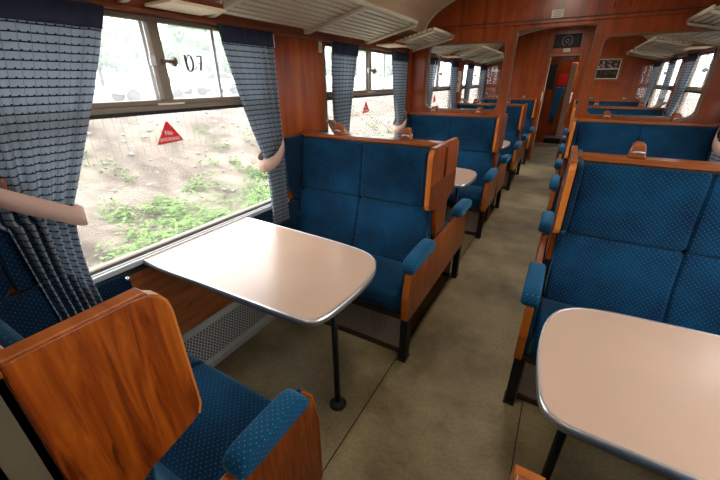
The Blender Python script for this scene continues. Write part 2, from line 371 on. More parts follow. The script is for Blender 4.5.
# ------------------------------------------------------------------ shell
def ceil_z(x):
    u = (x-1.35)/1.2
    return 1.9 + .42*math.sqrt(max(0, 1-u*u))
arch = [(1.35+1.2*math.cos(math.pi*k/40), 1.9+.42*math.sin(math.pi*k/40)) for k in range(41)]
struct(box('floor', -.02, W+.02, Y0, 10.3, -.05, 0, FLOOR))
# linoleum joints: narrow black strips let into the floor
struct(box('trim_1', 1.024, 1.029, Y0+.1, 7.7, -.001, .0012, BLK)); struct(box('trim_2', 1.699, 1.7035, Y0+.1, 7.7, -.001, .0012, BLK))
# ceiling: arched tan lining with a flat cove at each side
bm = bmesh.new()
prof = [(W, 1.86), (W-.06, 1.885)] + arch + [(.06, 1.885), (0, 1.86)]
top = [(W, 2.5), (0, 2.5)]
A = [bm.verts.new((x, Y0, z)) for x, z in prof+top[::-1]]; B = [bm.verts.new((x, YE+.03, z)) for x, z in prof+top[::-1]]
n = len(A)
for i in range(n): bm.faces.new((A[i], A[(i+1) % n], B[(i+1) % n], B[i]))
struct(bm_obj('ceiling', bm, CEIL, smooth=False))
# pale bead where the ceiling meets the partition
for k, yy in ((3, YP0-.012), (4, YE-.030)):
    bm = bmesh.new(); tubepts(bm, [(x, yy, z-.006) for x, z in arch], .009, 6); struct(bm_obj('trim_%d' % k, bm, CREAM, smooth=True))
# side walls
holes = [rrect(c-.68, c+.68, .735, 1.708, .035) for c in WC]
for nm, x0, x1 in (('wall_left', -.045, 0), ('wall_right', W, W+.045)):
    struct(plate(nm, [(Y0, -.05), (10.3, -.05), (10.3, 2.5), (Y0, 2.5)], holes, 'x', x0, x1, WALLW))
def side(fn):
    """run fn for the left wall (m=+1: x grows into the room) and the right wall"""
    fn('left', lambda x: x); fn('right', lambda x: W-x)
def wallbits(sd, X):
    def b(nm, xa, xb, *r, **k): return box(nm, min(X(xa), X(xb)), max(X(xa), X(xb)), *r, **k)
    struct(b('baseboard_'+sd, 0, .012, Y0, YP0-.001, .0, .10, RUB))
    struct(b('trim_%d' % (5 if sd == 'left' else 12), 0, .008, Y0, YP0-.001, .10, .66, LOWW))
    struct(b('trim_%d' % (6 if sd == 'left' else 13), 0, .010, Y0, YP0-.001, .66, .70, RUB))
    struct(b('trim_%d' % (7 if sd == 'left' else 14), 0, .012, Y0, YP0-.001, 1.735, 1.86, FRIEZE))
    struct(b('trim_%d' % (8 if sd == 'left' else 15), 0, .030, Y0, YP0-.001, 1.715, 1.737, FRIEZE, bevel=.006))
    struct(b('trim_%d' % (9 if sd == 'left' else 16), 0, .012, YP1+.001, YE-.03, 1.735, 1.86, FRIEZE))
    struct(b('trim_%d' % (10 if sd == 'left' else 17), 0, .030, YP1+.001, YE-.03, 1.715, 1.737, FRIEZE, bevel=.006))
side(wallbits)
# windows
wn = 0
def window(X, c, full=True):
    global wn
    wn += 1
    root = bpy.data.objects.new('window_%d' % wn, None); COL.objects.link(root); root['kind'] = 'structure'
    def b(nm, xa, xb, y0, y1, z0, z1, m, bev=0): return box(nm, min(X(xa), X(xb)), max(X(xa), X(xb)), y0, y1, z0, z1, m, root, bev)
    # outer frame
    fr = plate('window_frame', rrect(c-.684, c+.684, .731, 1.712, .04), [rrect(c-.664, c+.664, .741, 1.696, .03)], 'x', min(X(-.04), X(.006)), max(X(-.04), X(.006)), FRAMED, root)
    fr['label'] = 'grey-brown outer window frame'
    b('window_sill', 0, .036, c-.72, c+.72, .700, .727, SILVER, .004)
    b('sill_channel', .007, .018, c-.69, c+.69, .7272, .734, RUB); b('sill_bead', .0185, .024, c-.69, c+.69, .7272, .733, SILVER)
    b('transom', -.03, .012, c-.66, c+.66, 1.372, 1.392, FRAME, .003)
    b('transom_lip', -.03, .022, c-.66, c+.66, 1.350, 1.371, FRAME, .003)
    b('transom_gasket', -.03, .004, c-.66, c+.66, 1.333, 1.3495, RUB)
    b('lower_pane', -.031, -.029, c-.665, c+.665, .740, 1.334, LGLASS)
    b('upper_pane', -.021, -.019, c-.665, c+.0, 1.392, 1.699, DGLASS)
    b('upper_pane', -.035, -.033, c+.0, c+.665, 1.392, 1.699, DGLASS)
    b('glazing_bar', -.028, .010, c-.006, c+.018, 1.392, 1.696, FRAME, .003)
    b('glazing_bar', -.028, .004, c+.020, c+.044, 1.392, 1.696, FRAME, .003)
    b('glazing_bar', -.03, -.012, c-.030, c-.014, 1.392, 1.696, SILVER, .002)
    b('glazing_bar', -.03, -.008, c+.318, c+.334, 1.392, 1.696, SILVER, .002)
    # sliding catch
    bm = bmesh.new(); tubepts(bm, [(X(.012), c+.02, 1.548), (X(.014), c+.072, 1.546)], .008, 10); tubepts(bm, [(X(.014), c+.072, 1.546), (X(.014), c+.080, 1.5455)], .021, 12)
    h = bm_obj('window_catch', bm, FRAME, root, smooth=True)
    b('catch_plate', .004, .016, c-.032, c-.008, 1.528, 1.566, SILVER, .003)
    b('transom_plate', .012, .018, c-.045, c+.085, 1.350, 1.378, WHITE, .002)
    return root
for c in WC: window(lambda x: x, c)
for c in WC: window(lambda x: W-x, c)

# partition between the two saloons
def arch_outline(x0, x1, z0):
    return [p for p in arch if x0-1e-6 <= p[0] <= x1+1e-6]
outl = [(0, 0), (1.047, 0), (1.047, 1.865), (1.062, 1.882), (1.647, 1.888), (1.662, 1.872), (1.662, 0), (W, 0), (W, 1.86)]+[(W-.06, 1.885)]+arch+[(.06, 1.885), (0, 1.86)]
GL = (.205, .965, 1.185, 1.795); GR = (1.735, 2.495, 1.175, 1.795)
struct(plate('wall_partition', outl, [rrect(*GL, .06), rrect(*GR, .06)], 'y', YP0, YP1, PARTW))
for k, g in ((11, GL), (12, GR)):
    r = bpy.data.objects.new('window_%d' % k, None); COL.objects.link(r); r['kind'] = 'structure'
    plate('window_trim', rrect(g[0]-.010, g[1]+.010, g[2]-.010, g[3]+.010, .068), [rrect(g[0]+.006, g[1]-.006, g[2]+.006, g[3]-.006, .055)], 'y', YP0-.006, YP1+.006, TRIMB, r)
    plate('window_pane', rrect(g[0]-.001, g[1]+.001, g[2]-.001, g[3]+.001, .06), [], 'y', C[2]-.002, C[2]+.002, GLASS, r)
struct(box('trim_18', .10, W-.10, YP0-.014, YP0, 1.915, 1.940, PARTW, bevel=.004))
struct(box('trim_19', .20, W-.20, YP0-.010, YP0, 1.940, 1.948, RUB))
struct(box('trim_20', 1.040, 1.050, YP0-.008, YP1+.008, 0.6, 1.87, TRIMB)); struct(box('trim_21', 1.659, 1.669, YP0-.008, YP1+.008, .6, 1.87, TRIMB))
# pilaster where window wall meets the partition
struct(box('trim_22', .0, .035, YP0-.10, YP0-.001, .0, 1.86, PARTW, bevel=.004)); struct(box('trim_23', W-.035, W, YP0-.10, YP0-.001, .0, 1.86, PARTW, bevel=.004))
# end wall with door opening
oe = [(0, 0), (1.10, 0), (1.10, 1.87), (1.60, 1.87), (1.60, 0), (W, 0), (W, 1.86), (W-.06, 1.885)]+arch+[(.06, 1.885), (0, 1.86)]
struct(plate('wall_far', oe, [], 'y', YE-.02, YE+.03, PARTW))
dr = bpy.data.objects.new('door_1', None); COL.objects.link(dr); dr['kind'] = 'structure'
plate('door_frame', [(1.085, .0), (1.125, 0), (1.125, 1.85), (1.575, 1.85), (1.575, 0), (1.615, 0), (1.615, 1.885), (1.085, 1.885)], [], 'y', YE-.032, YE+.04, WX, dr)
box('draught_strip', 1.126, 1.134, YE-.03, YE-.01, .1, 1.84, CREAM, dr)
box('top_track', 1.12, 1.58, YE-.03, YE+.03, 1.835, 1.8495, BLK, dr)
box('lock_plate', 1.576, 1.60, YE-.040, YE-.033, 1.08, 1.26, WHITE, dr, .003)
box('lock_plate', 1.098, 1.112, YE-.040, YE-.033, 1.10, 1.26, WHITE, dr, .003)
# vestibule beyond the door
struct(box('wall_vestibule_left', .70, .74, YE+.031, 10.28, 0, 2.2, WALLW)); struct(box('wall_vestibule_right', 1.90, 1.94, YE+.031, 10.28, 0, 2.2, WALLW))
struct(box('ceiling_vestibule', .6, 2.1, YE+.031, 10.8, 2.2, 2.24, CEIL))
struct(box('wall_near', 0, W, Y0-.05, Y0, 0, 2.5, PARTW))
struct(plate('wall_vestibule_far', [(.74, 0), (1.20, 0), (1.20, 1.84), (1.62, 1.84), (1.62, 0), (1.9, 0), (1.9, 2.2), (.74, 2.2)], [rrect(1.0, 1.14, 1.28, 1.78, .02)], 'y', 10.2, 10.26, WALLW))
PURPLE = plain('purple_patterned_carpet', (.10, .045, .11), .9, bscale=14)
struct(box('floor_gangway', 1.0, 1.8, 10.26, 13.0, -.02, .10, PURPLE))
struct(box('trim_24', 1.1, 1.7, 9.2, 9.30, 0, .04, ALU)); struct(box('trim_25', 1.2, 1.62, 10.16, 10.27, 0.0, .12, BLK))
struct(box('wall_gangway', .9, 1.9, 13.0, 13.05, 0, 2.2, WALLW)); struct(box('wall_gangway_left', .96, 1.0, 10.27, 13.0, .0, 2.2, PARTW)); struct(box('wall_gangway_right', 1.8, 1.84, 10.27, 13.0, 0, 2.2, PARTW))

# ------------------------------------------------------------------ benches
UP = [(.036, 1.112), (.066, 1.118), (.082, 1.09), (.092, 1.00), (.098, .92), (.113, .84), (.124, .795), (.112, .782), (.05, .782), (.034, .80)]
LO = [(.05, .779), (.118, .779), (.136, .745), (.150, .66), (.180, .56), (.218, .48), (.232, .445), (.20, .43), (.10, .43), (.045, .47)]
SE = [(.17, .425), (.215, .448), (.32, .462), (.46, .468), (.53, .462), (.566, .435), (.572, .38), (.560, .325), (.52, .306), (.20, .312), (.16, .35)]
WING = [(.028, .60), (.028, 1.142), (.19, 1.142), (.215, 1.138), (.233, 1.127), (.244, 1.110), (.249, 1.085), (.252, .84), (.243, .818), (.225, .808), (.130, .786), (.105, .770), (.085, .60)]
def half(root, s, wall=True, near=False):
    def poly(p): return [(s*a, b) for a, b in p]
    def by(nm, x0, x1, q0, q1, z0, z1, m, bev=0, par=root): return box(nm, x0, x1, min(s*q0, s*q1), max(s*q0, s*q1), z0, z1, m, par, bev)
    by('back_board', .03, 1.018, .028, .045, .30, 1.118, DARKW)
    cushion('upper_back_cushion', UP, s, .052, .992, (.535,), BLUE, root)
    cushion('lower_back_cushion', LO, s, .052, 1.015, (.535,), BLUE, root)
    cushion('seat_cushion', SE, s, .052, 1.030, (.535,), BLUE, root)
    by('seat_rail', .03, 1.052, .515, .540, .270, .305, DARKW, .003)
    w = prism('wing_panel', poly(WING), 'x', 1.021, 1.046, WV, root, .005, 3)
    # brighter strip paints in the light caught by the wing's leading edge
    e = [(.2155, 1.1385), (.2335, 1.1275), (.2445, 1.1105), (.2495, 1.085), (.2525, .839), (.2435, .817)]
    ei = [(.240, .822), (.248, .843), (.245, 1.085), (.241, 1.106), (.230, 1.122), (.213, 1.134)]
    ed = prism('lit_edge_strip', poly(e+ei), 'x', 1.0205, 1.0462, LITEDGE, w)
    by('wing_cap', 1.0195, 1.0475, .03, .212, 1.140, 1.1475, WX, .003, w)
    lin = [(.03, .60), (.03, 1.13), (.20, 1.132), (.225, 1.118), (.238, 1.08), (.242, .86), (.234, .83), (.21, .815), (.15, .79), (.12, .60)]
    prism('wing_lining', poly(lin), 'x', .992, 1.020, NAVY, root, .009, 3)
    if wall:
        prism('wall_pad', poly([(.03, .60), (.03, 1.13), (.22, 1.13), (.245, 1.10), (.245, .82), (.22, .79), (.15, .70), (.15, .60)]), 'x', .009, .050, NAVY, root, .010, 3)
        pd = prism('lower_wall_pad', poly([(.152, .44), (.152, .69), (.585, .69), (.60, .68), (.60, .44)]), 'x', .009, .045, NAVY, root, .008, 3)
        bm = bmesh.new(); tubepts(bm, [(.04, s*.585, .672), (.062, s*.585, .672)], .011, 12); bm_obj('stud', bm, CHROME, pd, smooth=True)
    # armrest: a padded bolster on the side panel
    ar = [(.255, .600), (.262, .655), (.30, .675), (.52, .672), (.572, .655), (.588, .62), (.582, .592), (.50, .598)]
    if near: ar = [(.255+(a-.255)*.80, b-.018) for a, b in ar]
    bm = bmesh.new(); pts = smoothpoly(poly(ar), 2); rows = []
    cq = sum(p[0] for p in pts)/len(pts); cz = sum(p[1] for p in pts)/len(pts)
    for x, f in ((1.040, .0), (1.0405, .66), (1.044, .84), (1.051, .96), (1.062, 1), (1.090, 1), (1.101, .96), (1.108, .84), (1.1115, .66), (1.112, 0)):
        rows.append([bm.verts.new((x, cq+(p[0]-cq)*(.9+.1*f) if f else cq+(p[0]-cq)*.8, cz+(p[1]-cz)*(f if f else .55))) for p in pts])
    for a, b in zip(rows, rows[1:]):
        for i in range(len(pts)): bm.faces.new((a[i], a[(i+1) % len(pts)], b[(i+1) % len(pts)], b[i]))
    bm.faces.new(rows[0]); bm.faces.new(rows[-1][::-1])
    bm_obj('armrest', bm, ARMB, root, smooth=True)
    prism('side_lining', poly([(.24, .33), (.24, .59), (.55, .588), (.568, .45), (.56, .33)]), 'x', 1.040, 1.054, BLUE, root, .004)
    by('leg', 1.040, 1.082, .500, .556, .012, .279, BLK, .003)
    lg = root.children[-1] if root.children else None
    by('foot_plate', 1.036, 1.086, .49, .565, 0, .013, BLK, .002)
    # heater housing under the seat
    h = by('heater_grille', .05, 1.030, .488, .500, .035, .268, MESHF)
    by('grille_frame', .05, 1.030, .487, .507, .0, .034, DARKW, .002, h)
    by('grille_stiffener', .80, .83, .5005, .504, .04, .265, GREYM, 0, h)
def side_panel(root, qa, qb, zb=.285):
    e = [(qb, zb), (qb+.022, zb+.025), (qb+.026, .44), (qb, .575), (qb-.035, .598)] if qb > .1 else [(qb, .285), (qb, .598)]
    f = [(qa+.035, .598), (qa, .575), (qa-.026, .44), (qa-.022, zb+.025), (qa, zb)] if qa < -.1 else [(qa, .598), (qa, .285)]
    p = prism('side_panel', e+f, 'x', 1.055, 1.085, WV, root, .004, 2)
    if qb > .1: prism('lit_edge_strip', [(qb+.0225, zb+.025), (qb+.0265, .44), (qb+.0005, .575), (qb-.003, .574), (qb+.023, .44), (qb+.019, zb+.027)], 'x', 1.053, 1.087, LITEDGE, p)  # same painted light along the side panel's front edges
    if qa < -.1: prism('lit_edge_strip', [(qa-.0225, zb+.025), (qa-.0265, .44), (qa-.0005, .575), (qa+.003, .574), (qa-.023, .44), (qa-.019, zb+.027)], 'x', 1.053, 1.087, LITEDGE, p)
def rail(root, y0, y1, single=False):
    r = box('top_rail', .012, 1.019, y0, y1, 1.119, 1.146, WX, root, .006)
    return r
def hookblock(root, x, y0, y1):
    # tapered wooden block on the rail with a pale metal clip on each face
    p = prism('hook_block', [(x-.034, 1.146), (x-.022, 1.200), (x-.013, 1.212), (x+.013, 1.214), (x+.022, 1.204), (x+.032, 1.146)], 'y', y0, y1, WX, root, .005, 3)
    for yy, d in ((y0, -1), (y1, 1)):
        bm = bmesh.new(); tubepts(bm, [(x-.022, yy+d*.004, 1.168), (x-.006, yy+d*.010, 1.174), (x+.010, yy+d*.010, 1.174), (x+.024, yy+d*.004, 1.168)], .0055, 8)
        bm_obj('clip', bm, ALU, p, smooth=True)
def make_pair(near=False):
    r = empty('double_sided_bench', (0, 0, 0), '', ''); 
    half(r, -1, near=near); half(r, 1, near=near); side_panel(r, -.558, .558, .10 if near else .285); rail(r, -.044, .044)
    box('end_board', 1.000, 1.026, -.0175, .0175, .28, 1.118, OLIVE, r)
    if near:
        prism('wall_pad', [(.246, .80), (.246, 1.125), (.372, 1.125), (.385, 1.10), (.385, .82), (.372, .80)], 'x', .038, .066, NAVY, r, .008, 3)
        prism('wall_pad', [(.11, .46), (.11, .792), (.40, .792), (.42, .77), (.42, .46)], 'x', .051, .070, NAVY, r, .008, 3)
        prism('wall_pad_capping', [(.246, 1.127), (.246, 1.185), (.375, 1.185), (.375, 1.127)], 'x', .038, .060, WV, r, .004)
    else:
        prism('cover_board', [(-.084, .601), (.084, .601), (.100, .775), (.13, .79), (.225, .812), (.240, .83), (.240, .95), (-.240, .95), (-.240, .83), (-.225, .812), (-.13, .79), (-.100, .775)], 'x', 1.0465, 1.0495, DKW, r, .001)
    box('rail_end_cap', 1.0192, 1.0462, -.0278, .0278, 1.121, 1.149, WX, r, .004)
    for x in (.315, .795): hookblock(r, x, -.022, .022)
    return r
def make_single(s):
    r = empty('bench', (0, 0, 0), '', ''); half(r, s)
    if s < 0: side_panel(r, -.558, -.027); rail(r, -.060, -.0275)
    else: side_panel(r, .027, .558); rail(r, .0275, .060)
    for x in (.315, .795): hookblock(r, x, *((-.058, -.030) if s < 0 else (.030, .058)))
    return r
pair = make_pair(); pair0 = make_pair(True); sf = make_single(-1); sb = make_single(1)
used = set()
def place(proto, x, y, rz, label, group):
    o = proto if proto not in used else copy_tree(proto); used.add(proto)
    o.location = (x, y, 0); o.rotation_euler = (0, 0, rz); tag(o, label, 'bench seat', group); return o
G1 = 'blue double-sided bench seats'; G2 = 'blue single-sided bench seats against a wall'
place(pair0, 0, C[0], 0, 'near left blue bench seen over its big wooden wing, by the tied curtain', G1)
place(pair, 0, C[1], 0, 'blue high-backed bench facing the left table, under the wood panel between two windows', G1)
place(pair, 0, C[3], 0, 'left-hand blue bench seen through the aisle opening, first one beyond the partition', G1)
place(pair0, W-.028, C[0]-.004, math.pi, 'bench at the bottom edge showing one wooden corner, before the lower right table', G1)
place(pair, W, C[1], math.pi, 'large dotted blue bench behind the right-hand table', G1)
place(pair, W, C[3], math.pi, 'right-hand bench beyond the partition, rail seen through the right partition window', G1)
place(sf, 0, C[2], 0, 'blue bench against the partition under its left window, behind the second table', G2)
place(sb, 0, C[2], 0, 'left bench backed onto the far side of the partition, only its armrest shows', G2)
place(sb, W, C[2], math.pi, 'dark blue bench against the partition under its right window', G2)
place(sf, W, C[2], math.pi, 'right bench backed onto the far side of the partition', G2)
EB = C[4]
place(sf, 0, EB+.008, 0, 'left bench against the far end wall, beside the open doorway', G2)
place(sb, W, EB+.008, math.pi, 'right bench against the far end wall, below the framed picture', G2)

# ------------------------------------------------------------------ tables
TP = [(.036, 1.325), (.50, 1.312), (.80, 1.292), (.90, 1.272), (.955, 1.240), (.992, 1.195), (1.018, 1.12), (1.028, 1.02), (1.024, .90), (1.012, .79), (1.000, .752), (.975, .724), (.93, .715), (.50, .708), (.036, .702)]
TP = [(a, b-1.0) for a, b in TP]
def offset(poly, d):
    n = len(poly); out = []
    for i in range(n):
        a, b = poly[i-1], poly[(i+1) % n]; t = (b[0]-a[0], b[1]-a[1]); L = math.hypot(*t) or 1
        out.append((poly[i][0]-t[1]/L*d, poly[i][1]+t[0]/L*d))
    return out
def make_table(flip):
    r = empty('table', (0, 0, 0), '', '')
    P = [(a, -b if flip else b) for a, b in TP]
    if flip: P = P[::-1]
    P = [P[0]] + smoothpoly(P, 1, closed=False)[1:-1] + [P[-1]]
    prism('tabletop', offset(P, -.004) if False else P, 'z', .694, .7195, LAM, r)
    # metal edging round the three free sides
    out = offset(P, .004); inn = offset(P, -.002)
    s = 1
    if sum(p[0] for p in out)/len(out) > 0:
        ar = lambda q: abs(sum(q[i][0]*q[(i+1) % len(q)][1]-q[(i+1) % len(q)][0]*q[i][1] for i in range(len(q))))
        if ar(out) < ar(inn): out, inn = inn, out
    # keep the wall side flush
    out = [(max(a, .036), b) for a, b in out]
    plate('metal_edging', out, [inn], 'z', .6935, .7212, ALU, r)
    y = -.022
    if flip: y = .03
    bm = bmesh.new(); tubepts(bm, [(.902, y, .012), (.902, y, .69)], .0145, 14); bm_obj('leg', bm, BLK, r, smooth=True)
    bm = bmesh.new(); tubepts(bm, [(.902, y, 0), (.902, y, .008), (.902, y, .014), (.902, y, .026)], [.042, .042, .034, .019], 18); bm_obj('foot_flange', bm, BLK, r, smooth=True)
    prism('wall_bracket', [(.008, .60), (.008, .693), (.12, .693), (.12, .678), (.03, .60)], 'y', -.02, .02, BLK, r)
    prism('under_bearer', [(.12, .672), (.12, .693), (.93, .693), (.93, .672)], 'y', -.02, .02, BLK, r)
    return r
tl = make_table(False); tr_ = make_table(True)
GT = 'beige laminate tables with metal edging'
def tplace(proto, x, y, rz, lab):
    o = proto if proto not in used else copy_tree(proto); used.add(proto)
    o.location = (x, y, 0); o.rotation_euler = (0, 0, rz); tag(o, lab, 'table', GT)
tplace(tl, 0, 1.0, 0, 'beige table below the left window with the paper sign, on one black leg')
tplace(tr_, W, 1.0, math.pi, 'beige table at lower right, before the large dotted blue bench')
tplace(tl, 0, 1.0+PITCH, 0, 'second table on the left, its rounded tip showing before the partition bench')
tplace(tl, 0, 1.0+2*PITCH, 0, 'table beyond the partition, only its tip visible through the aisle opening')
tplace(tr_, W, 1.0+PITCH, math.pi, 'table hidden behind the large right bench, by the right window curtain')

# ------------------------------------------------------------------ floor-level heater covers along the walls
def heater(X, y0, y1, lab):
    r = empty('wall_heater', (X(0), (y0+y1)/2, 0), lab, 'heater', 'perforated wall heaters between the benches'); s = 1 if X(1) > X(0) else -1
    yl = (y1-y0)/2
    def bar(nm, pr, ya, yb, m, par): return prism(nm, [(s*a, b) for a, b in pr], 'y', ya, yb, m, par, .002)
    g = bar('perforated_cover', [(.012, .0), (.012, .192), (.020, .195), (.150, .030), (.150, 0)], -yl, yl, PERF, r)
    bar('top_border', [(.009, .195), (.009, .205), (.022, .205), (.042, .178), (.036, .174), (.020, .195)], -yl, yl, GREYM, r)
    bar('bottom_border', [(.133, .052), (.139, .056), (.158, .034), (.158, 0), (.151, 0), (.151, .031)], -yl, yl, GREYM, r)
    for a in (-yl, yl-.012): bar('end_border', [(.022, .196), (.028, .201), (.158, .036), (.152, .030)], a, a+.012, GREYM, r)
L_ = lambda x: x
R_ = lambda x: W-x
heater(L_, C[0]+.565, C[1]-.565, 'sloping perforated grey heater cover on the floor under the left table')
heater(L_, C[1]+.565, C[2]-.565, 'perforated heater cover under the second left table, before the partition')
heater(R_, C[0]+.565, C[1]-.565, 'perforated heater cover at the wall under the right-hand table')

# ------------------------------------------------------------------ luggage racks
def make_rack(L, brs):
    r = empty('luggage_rack', (0, 0, 0), '', '')
    x0, z0, x1, z1 = .045, 1.760, .455, 1.862
    bm = bmesh.new(); n = 9; dx, dz = (x1-x0), (z1-z0); ln = math.hypot(dx, dz); ux, uz = dx/ln, dz/ln
    for i in range(n):
        t = (i+.5)/n*.95+.01; cx, cz = x0+dx*t, z0+dz*t; hw = .0150
        a = [(cx-ux*hw, cz-uz*hw), (cx+ux*hw, cz+uz*hw), (cx+ux*hw-uz*.009, cz+uz*hw+ux*.009), (cx-ux*hw-uz*.009, cz-uz*hw+ux*.009)]
        a[2] = (a[1][0]-uz*.02, a[1][1]+ux*.02); a[3] = (a[0][0]-uz*.02, a[0][1]+ux*.02)
        A = [bm.verts.new((p[0], 0, p[1])) for p in a]; B = [bm.verts.new((p[0], L, p[1])) for p in a]
        bm.faces.new(A); bm.faces.new(B[::-1])
        for k in range(4): bm.faces.new((A[k], A[(k+1) % 4], B[(k+1) % 4], B[k]))
    bm_obj('slat_shelf', bm, CREAM, r)
    tube('front_rail', [(x1+.002, -.004, z1+.004), (x1+.002, L+.004, z1+.004)], .014, CREAM, r, 10)
    for b in brs:
        br = prism('bracket', [(.013, 1.742), (.013, 1.792), (.028, 1.792), (.030, 1.760), (x1, z1-.008), (x1+.008, z1-.018), (x1-.01, z1-.030), (.040, 1.742)], 'y', b-.014, b+.014, CREAM, r, .003)
    return r
GR_ = 'slatted cream luggage racks'
def rack(L, brs, X, y, lab, proto=[{}]):
    key = (round(L, 2), X(1) > X(0), tuple(brs)); d = proto[0]
    if key in d: o = copy_tree(d[key])
    else: o = make_rack(L, brs); d[key] = o
    o.location = (X(0), y, 0)
    if X(1) < X(0): o.location = (W, y+L, 0); o.rotation_euler = (0, 0, math.pi)
    tag(o, lab, 'luggage rack', GR_)
full = (.014, .75, 1.546)
rack(1.56, full, L_, C[1]-.66, 'long cream slatted luggage rack above the left wood panel between the two windows')
rack(1.56, full, L_, C[0]-.66, 'cream luggage rack nearest the camera, its end bracket above the left window')
rack(.60, (.014, .586), L_, C[2]-.03-.60, 'short cream luggage rack in the left corner by the partition')
rack(.60, (.014, .586), R_, C[2]-.03-.60, 'short cream luggage rack at top right against the partition')
rack(1.56, full, R_, C[1]-.66, 'cream luggage rack above the large right bench, just above the frame')
rack(.80, (.014, .786), L_, C[2]+.03, 'short left luggage rack behind the partition glass, nearest to it')
rack(1.56, full, L_, C[3]-.66, 'long left luggage rack seen through the left partition window')
rack(.60, (.014, .586), L_, C[4]-.04-.60, 'short left luggage rack at the far end wall')
rack(.80, (.014, .786), R_, C[2]+.03, 'short right luggage rack behind the partition glass, nearest to it')
rack(1.56, full, R_, C[3]-.66, 'long right luggage rack seen through the right partition window')
rack(.60, (.014, .586), R_, C[4]-.04-.60, 'short right luggage rack at the far end wall near the picture')

# small wooden lamp boxes over each window, cream underside
def lampbox(X, y, lab):
    r = empty('window_lamp', (X(0), y, 1.74), lab, 'lamp', 'wooden lamp boxes above the windows'); s = 1 if X(1) > X(0) else -1
    prism('housing', [(s*.031, .012), (s*.031, .020), (s*.07, .020), (s*.20, .030), (s*.20, .012)], 'y', -.125, .125, FRIEZE, r, .003)
    box('diffuser', min(s*.031, s*.205), max(s*.031, s*.205), -.13, .13, .0, .0115, CREAM2, r, .002)
CREAM2 = plain('cream_diffuser', (.80, .66, .46), .4)
lampbox(L_, WC[1]+.115, 'wooden lamp box with cream underside above the window with the paper sign')
lampbox(L_, WC[2]+.20, 'wooden lamp box with cream underside above the second left window')
lampbox(L_, WC[3]+.115, 'wooden lamp box above the left window just beyond the partition')
lampbox(R_, WC[3]+.115, 'wooden lamp box above the right window just beyond the partition')
lampbox(R_, WC[2]+.115, 'wooden lamp box above the right window by the big bench')

# ------------------------------------------------------------------ added fill lights, unseen round fittings that brighten the interior
FILLGLOW = emit('fill_light_glow', (1.0, .93, .80), 3.0)
for i, (y, lab) in enumerate(((-1.0, 'added round fill light behind the camera'), (1.0, 'added round fill light over the nearest tables, out of view'), (2.9, 'added round fill light just before the partition, out of view'), (4.85, 'added round fill light just beyond the partition, out of view'), (6.75, 'added round fill light before the far end wall, out of view'), (9.0, 'added round fill light in the vestibule, out of view'))):
    zc = 2.318 if i < 5 else 2.198
    r = empty('added_fill_light', (1.35, y, zc), lab, 'fill light', 'round fill lights added out of view')
    bm = bmesh.new(); tubepts(bm, [(0, 0, 0), (0, 0, -.018), (0, 0, -.024)], [.15, .15, .135], 28); bm_obj('base_ring', bm, CREAM, r, smooth=True)
    bm = bmesh.new(); tubepts(bm, [(0, 0, -.0245), (0, 0, -.040), (0, 0, -.052), (0, 0, -.057)], [.13, .12, .08, .02], 28); bm_obj('fill_light_bowl', bm, FILLGLOW, r, smooth=True)
    ld = bpy.data.lights.new('fill_area_light', 'AREA'); ld.shape = 'DISK'; ld.size = .26; ld.energy = FILL_W*(1 if i < 5 else .5); ld.color = (1, .92, .80)
    lo = bpy.data.objects.new('fill_area_light', ld); COL.objects.link(lo); lo.parent = r; lo.location = (0, 0, -.062)

